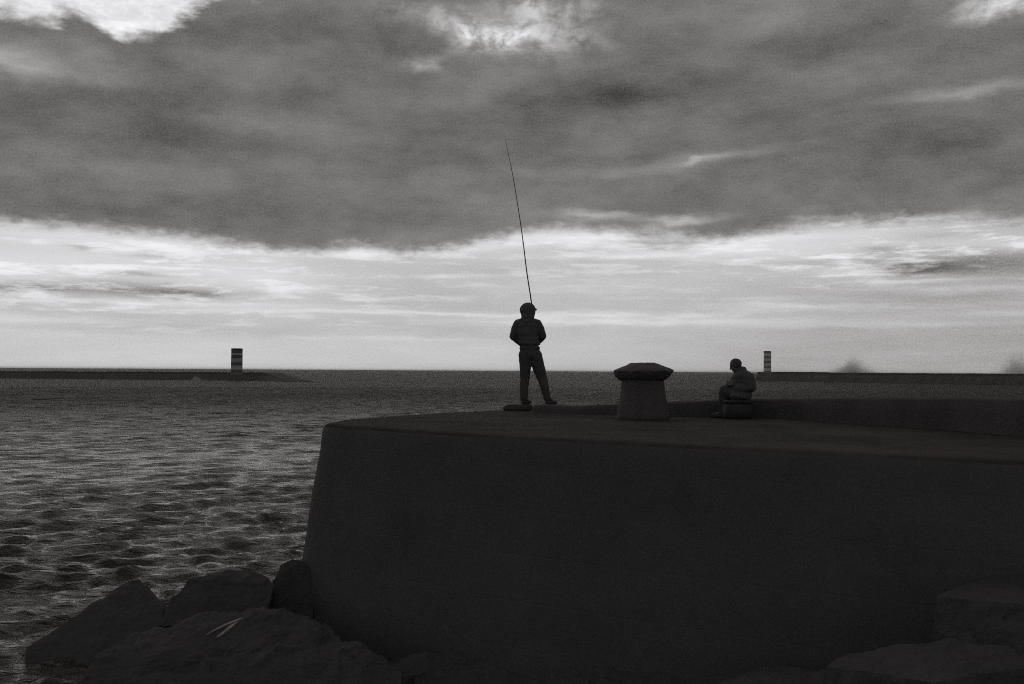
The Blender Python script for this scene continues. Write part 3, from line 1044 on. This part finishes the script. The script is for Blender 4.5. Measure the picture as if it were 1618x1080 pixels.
# seat box under him
fb = empty('fishing_box', SITE + Vector((0.015, 0.02, 0.0)))
fb.rotation_euler = (0, 0, 0.12)
tag(fb, 'low dark box used as a seat by the hunched person', 'box')
bm = bmesh.new()
bmesh.ops.create_cube(bm, size=1.0, matrix=Matrix.Translation((0, -0.02, 0.115)) @ Matrix.Diagonal((0.37, 0.28, 0.230, 1)))
bmesh.ops.bevel(bm, geom=bm.edges[:], offset=0.012, segments=2, affect='EDGES')
finish('body', bm, M_BOX, fb)
bm = bmesh.new()
bmesh.ops.create_cube(bm, size=1.0, matrix=Matrix.Translation((0, -0.02, 0.2555)) @ Matrix.Diagonal((0.39, 0.30, 0.05, 1)))
bmesh.ops.bevel(bm, geom=bm.edges[:], offset=0.014, segments=2, affect='EDGES')
finish('lid', bm, M_BOX, fb)


# ------------------------------------------------------------------ rocks at the foot of the pier
def rock(label, pts, seed, amp=0.05, name='shore_rock', cuts=3, mat=None, soft=1):
    c = sum((Vector(p) for p in pts), Vector()) / len(pts)
    bm = bmesh.new()
    for p in pts:
        bm.verts.new(Vector(p) - c)
    res = bmesh.ops.convex_hull(bm, input=bm.verts[:])
    junk = [v for v in bm.verts if not v.link_faces]
    if junk:
        bmesh.ops.delete(bm, geom=junk, context='VERTS')
    bmesh.ops.triangulate(bm, faces=bm.faces[:])
    for _ in range(cuts + 2):
        long = [e for e in bm.edges if e.calc_length() > 0.055]
        if not long:
            break
        bmesh.ops.subdivide_edges(bm, edges=long, cuts=1)
        bmesh.ops.triangulate(bm, faces=[f for f in bm.faces if len(f.verts) > 3])
    for _ in range(soft):
        bmesh.ops.smooth_vert(bm, verts=bm.verts[:], factor=0.5, use_axis_x=True, use_axis_y=True, use_axis_z=True)
    bmesh.ops.recalc_face_normals(bm, faces=bm.faces[:])
    bm.normal_update()
    for v in bm.verts:
        w = v.co + c
        k = mnoise.noise(w * 1.9 + Vector((seed, 0, 0))) + 0.5 * mnoise.noise(w * 4.7 + Vector((0, seed, 0))) + 0.3 * mnoise.noise(w * 11 + Vector((0, 0, seed)))
        k -= 0.6 * abs(mnoise.noise(w * 3.1 + Vector((seed, seed, 0))))
        cell = mnoise.cell(w * 4.3 + Vector((seed, 0, seed)) + mnoise.noise_vector(w * 2.0) * 0.6)
        k += 0.30 * cell + 0.25 * mnoise.noise(w * 23)
        v.co += v.normal * (k * amp)
    o = finish(name, bm, mat or M_ROCK, None, smooth=False)
    o.location = c
    tag(o, label, 'rock', 'rocks at the foot of the pier')
    return o


def lowered(pts, dz, dy, dx=0.0):
    return [p + Vector((dx, dy, dz)) for p in pts]


r1 = [P(44, 1022, 11.4), P(90, 994, 11.8), P(135, 968, 12.0), P(180, 936, 12.2), P(204, 916, 12.3), P(220, 913, 12.3), P(236, 946, 12.1), P(258, 962, 11.9)]
rock('sharp wedge shaped rock at the left, rising to a peak above the water', r1 + [p + Vector((0.25, -0.9, -0.75)) for p in r1] + [p + Vector((0.5, 0.7, -0.9)) for p in r1[3:]], 3.1, 0.022, soft=0)
r2 = [P(268, 944, 12.0), P(300, 916, 12.2), P(338, 903, 12.4), P(390, 899, 12.4), P(415, 905, 12.3), P(434, 922, 12.1)]
rock('broad rounded rock hump between the wedge shaped rock and the pier corner', r2 + lowered(r2, -0.9, -0.9, -0.1) + lowered(r2, -0.8, 0.5), 8.7, 0.04, soft=0)
r3 = [P(430, 916, 12.3), P(444, 893, 12.5), P(462, 882, 12.6), P(478, 886, 12.6), P(500, 915, 12.5)]
rock('smaller upright rock leaning against the pier corner', r3 + lowered(r3, -1.0, -0.5) + lowered(r3, -1.0, 0.3), 5.2, 0.03, soft=0)
r4 = [P(150, 1036, 10.6), P(230, 985, 11.2), P(330, 965, 11.4), P(430, 960, 11.4), P(520, 985, 11.2), P(560, 1040, 10.6)]
r4o = rock('large low dark rock in front of the hump, with two pale streaks', r4 + lowered(r4, -0.8, -0.9) + lowered(r4, -0.6, 0.4), 9.9, 0.05)
r5 = [P(200, 1078, 9.9), P(300, 1040, 10.1), P(420, 1020, 10.3), P(560, 1015, 10.4), P(640, 1050, 10.0)]
rock('low dark rock at the bottom edge, in front of the ledged rock', r5 + lowered(r5, -0.8, -0.9) + lowered(r5, -0.6, 0.4), 1.4, 0.05)
r6 = [P(560, 1065, 10.6), P(640, 1035, 10.8), P(760, 1025, 10.8), P(860, 1035, 10.4), P(900, 1072, 10.0)]
rock('dark rock against the pier wall below its left end', r6 + lowered(r6, -0.9, -0.8) + lowered(r6, -0.7, 0.3), 6.6, 0.05)
r7 = [P(840, 1078, 9.6), P(920, 1045, 9.9), P(1040, 1040, 9.8), P(1150, 1055, 9.3), P(1180, 1085, 8.9)]
rock('dark rock against the pier wall below the bollard', r7 + lowered(r7, -1.0, -0.7) + lowered(r7, -0.8, 0.3), 2.6, 0.05)
r8 = [P(1480, 940, 7.6), P(1530, 917, 7.9), P(1570, 903, 8.1), P(1650, 903, 8.0), P(1720, 930, 7.6), P(1600, 952, 7.2), P(1700, 970, 7.0)]
rock('flat topped rock in the lower right corner, its upper face faintly lit', r8 + lowered(r8, -1.2, -0.6) + lowered(r8, -1.2, 0.4), 4.3, 0.03)
r9 = [P(1300, 1050, 7.3), P(1390, 1024, 7.5), P(1500, 1006, 7.4), P(1610, 1012, 7.2), P(1660, 1050, 6.9), P(1480, 1075, 6.7)]
rock('low rock below the flat topped rock in the lower right', r9 + lowered(r9, -1.2, -0.5) + lowered(r9, -1.2, 0.4), 7.7, 0.04)
r10 = [P(1120, 1078, 8.3), P(1200, 1052, 8.6), P(1300, 1050, 8.2), P(1340, 1082, 7.6)]
rock('small dark rock at the bottom edge between two larger rocks', r10 + lowered(r10, -1.0, -0.5) + lowered(r10, -0.9, 0.4), 3.9, 0.04)

# two ledges laid on the low rock; pale colour paints their wet sheen
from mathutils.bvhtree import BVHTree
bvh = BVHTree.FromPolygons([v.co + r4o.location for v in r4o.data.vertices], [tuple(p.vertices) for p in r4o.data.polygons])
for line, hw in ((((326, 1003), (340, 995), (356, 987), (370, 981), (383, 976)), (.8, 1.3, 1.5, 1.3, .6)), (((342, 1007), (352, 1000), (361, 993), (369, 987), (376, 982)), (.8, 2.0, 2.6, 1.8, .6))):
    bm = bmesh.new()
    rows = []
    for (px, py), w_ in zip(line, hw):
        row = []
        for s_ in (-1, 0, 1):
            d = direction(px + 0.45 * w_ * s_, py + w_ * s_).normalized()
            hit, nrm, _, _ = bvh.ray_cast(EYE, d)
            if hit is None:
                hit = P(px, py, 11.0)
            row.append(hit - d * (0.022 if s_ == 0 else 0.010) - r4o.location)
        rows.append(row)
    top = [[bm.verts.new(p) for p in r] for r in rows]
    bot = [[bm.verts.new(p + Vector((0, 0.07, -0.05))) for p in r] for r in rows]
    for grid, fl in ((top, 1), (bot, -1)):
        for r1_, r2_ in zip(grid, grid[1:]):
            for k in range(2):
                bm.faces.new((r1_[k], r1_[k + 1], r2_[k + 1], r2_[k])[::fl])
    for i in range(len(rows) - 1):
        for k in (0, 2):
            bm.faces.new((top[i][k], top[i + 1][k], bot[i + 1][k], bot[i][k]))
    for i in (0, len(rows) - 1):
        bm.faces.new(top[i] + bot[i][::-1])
    finish('pale_ledge', bm, M_SHEENROCK, r4o, smooth=False)


# ------------------------------------------------------------------ far breakwaters and their beacons
def mole(name, label, line, tops, seed, taper_end=None, width=5.0, rubble=2.2):
    """breakwater: line = waterline points facing us; tops = height above the water"""
    pts = []
    for i in range(len(line) - 1):
        a, b = Vector(line[i]), Vector(line[i + 1])
        k = max(2, int((b - a).length / 1.2))
        for j in range(k):
            pts.append((a.lerp(b, j / k), tops[i] + (tops[i + 1] - tops[i]) * j / k))
    pts.append((Vector(line[-1]), tops[-1]))
    bm = bmesh.new()
    sec = []
    L = len(pts)
    for i, (p, h) in enumerate(pts):
        t = (pts[min(i + 1, L - 1)][0] - pts[max(i - 1, 0)][0]).normalized()
        n = Vector((-t.y, t.x))
        if n.y < 0:
            n = -n
        jag = 0.10 * mnoise.noise(Vector((p.x * 0.5, p.y * 0.5, seed))) + 0.05 * mnoise.noise(Vector((p.x * 1.7, p.y * 1.7, seed)))
        row = []
        for o_, z_ in ((-0.8, -1.2), (0.0, 0.05), (rubble * .5, h * .45), (rubble, h * .80), (rubble + .05, h), (rubble + width, h), (rubble * 2 + width, h * .5), (rubble * 2 + width + .8, -1.2)):
            jj = 0.35 * mnoise.noise(Vector((p.x * 0.9, p.y * 0.9 + o_, z_ + seed))) if z_ < h * .7 else 0.0
            row.append(bm.verts.new((p.x + n.x * (o_ + jj), p.y + n.y * (o_ + jj), z_ + (jag if z_ > 0.5 * h else jag * 2))))
        sec.append(row)
    for a, b in zip(sec, sec[1:]):
        for k in range(len(a) - 1):
            bm.faces.new((a[k], a[k + 1], b[k + 1], b[k]))
    bm.faces.new(sec[0])
    bm.faces.new(sec[-1])
    o = finish(name, bm, M_MOLE, None, smooth=False)
    tag(o, label, 'breakwater', 'breakwaters out at sea')
    return o


def wl(px, py):
    p = PZ(px, py, 0.0)
    return Vector((p.x, p.y))


lA, lB, lC, lD = wl(-320, 594.5), wl(0, 597.2), wl(405, 601), wl(448, 602.6)
mole('breakwater', 'long low dark breakwater across the water on the left, carrying the wider beacon', [lA, lB, lC, lD], [2.2, 2.2, 2.35, 0.15], 1.0, rubble=1.6)
rA, rB, rC, rD, rE = wl(1192, 601.2), wl(1275, 602.6), wl(1290, 602.9), wl(1618, 608), wl(2000, 616)
mole('breakwater', 'higher dark breakwater on the right behind the seated person, carrying the slimmer beacon', [rA, rB, rC, rD, rE], [3.35, 3.50, 3.30, 3.30, 3.3], 2.0, width=6.0, rubble=1.6)


def beacon(label, px, Y, top_py, base_z, half_px, mat_args, seed):
    top = P(px, top_py, Y)
    r = half_px / F * Y
    hgt = top.z - base_z
    root = empty('beacon', (top.x, Y, base_z))
    tag(root, label, 'beacon', 'striped beacons on the breakwaters')
    mt = banded(*mat_args(hgt))
    bm = bmesh.new()
    lathe(bm, [(r * 1.06, -0.6), (r * 1.06, 0.35), (r * 1.0, 0.36), (r * .99, hgt * .5), (r * .98, hgt * 0.955)], 28)
    finish('tower', bm, mt, root)
    bm = bmesh.new()
    lathe(bm, [(r * 1.04, hgt * 0.955), (r * 1.04, hgt * 0.985), (r * .6, hgt), (r * .1, hgt)], 28)
    finish('roof', bm, M_MOLE, root)
    return root


Yl = 284.0
beacon('wider dark banded beacon tower on the left breakwater', 374.5, Yl, 550, 2.3, 8.9,
       lambda h: ('beacon_paint_dark', 0.36, 0.10, h * 0.12, h * 0.30, 0.55, h * 0.80), 1)
Yr = 374.0
beacon('slimmer striped beacon tower on the right breakwater, pale bands', 1212.5, Yr, 554.3, 3.3, 5.9,
       lambda h: ('beacon_paint_pale', 0.50, 0.20, h * 0.06, h * 0.23, 0.62, h * 0.93), 2)


# ------------------------------------------------------------------ spray thrown up by waves
def spray(label, c, size, density, seed, col=0.75, name='sea_spray', lean=0.0):
    bm = bmesh.new()
    bmesh.ops.create_icosphere(bm, subdivisions=4, radius=1.0)
    for v in bm.verts:
        if v.co.z < 0:
            v.co.z *= 0.12
    mt = bpy.data.materials.new('spray_mist')
    mt.use_nodes = True
    nt = mt.node_tree
    nt.nodes.clear()
    q = G(nt)
    t = q.new('ShaderNodeTexCoord')
    ob = t.outputs['Object']
    s = q.new('ShaderNodeSeparateXYZ')
    q.link(ob, s.inputs[0])
    rad = q.vec('LENGTH', q.vec('MULTIPLY', ob, (1.0, 1.0, 0.95)))
    n = q.noise(q.vec('ADD', ob, (seed, 0, 0)), 3.4, 7, 0.68)
    # heap that narrows upwards, ragged on top
    wx = q.math('ADD', s.outputs[0], lean)
    ax = q.math('MULTIPLY', q.math('ABSOLUTE', wx), q.math('MULTIPLY_ADD', q.math('LESS_THAN', wx, 0.0), 0.55, 0.62))
    hgt = q.math('ADD', q.math('MULTIPLY_ADD', q.math('MULTIPLY', wx, wx), 0.45, ax), s.outputs[2])
    d = q.math('SUBTRACT', q.math('MULTIPLY_ADD', q.math('SUBTRACT', n, 0.5), 1.7, 0.70), hgt)
    d = q.smooth(d, 0.0, 0.55)
    fade = q.smooth(q.math('SUBTRACT', 1.0, rad), 0.0, 0.25)
    d = q.math('MULTIPLY', q.math('MULTIPLY', d, fade), density)
    pv = q.new('ShaderNodeVolumePrincipled')
    pv.inputs['Color'].default_value = (col, col * .98, col * .96, 1)
    q.link(d, pv.inputs['Density'])
    ou = q.new('ShaderNodeOutputMaterial')
    q.link(pv.outputs[0], ou.inputs['Volume'])
    o = finish(name, bm, mt, None)
    o.location = c
    o.scale = size
    tag(o, label, 'spray', 'bursts of sea spray', 'stuff')
    return o


pa = P(1357, 589, 392)
spray('grey burst of spray rising behind the right breakwater', (pa.x, 392, 1.2), (20.0, 5.0, 13.5), 0.26, 3.0, 0.68, lean=0.17)
pb = P(1606, 590, 330)
spray('grey burst of spray rising behind the breakwater at the right edge', (pb.x, 330, 1.2), (17.0, 5.0, 15.0), 0.20, 9.0, 0.68)
pc = P(311, 597, 285)
spray('small pale splash against the left breakwater', (pc.x, pc.y - 1, 0.1), (3.0, 1.2, 1.9), 0.30, 5.0, 0.95)

# ------------------------------------------------------------------ sea air
bm = bmesh.new()
bmesh.ops.create_cube(bm, size=1.0, matrix=Matrix.Translation((0, 0, 4.5)) @ Matrix.Diagonal((34000, 34000, 15.0, 1)))
mh = bpy.data.materials.new('sea_air')
mh.use_nodes = True
mh.node_tree.nodes.clear()
q = G(mh.node_tree)
pv = q.new('ShaderNodeVolumePrincipled')
pv.inputs['Color'].default_value = (0.9, 0.89, 0.88, 1)
pv.inputs['Density'].default_value = 0.00005
ou = q.new('ShaderNodeOutputMaterial')
q.link(pv.outputs[0], ou.inputs['Volume'])
hz = finish('haze', bm, mh, None, smooth=False)
tag(hz, kind='stuff')
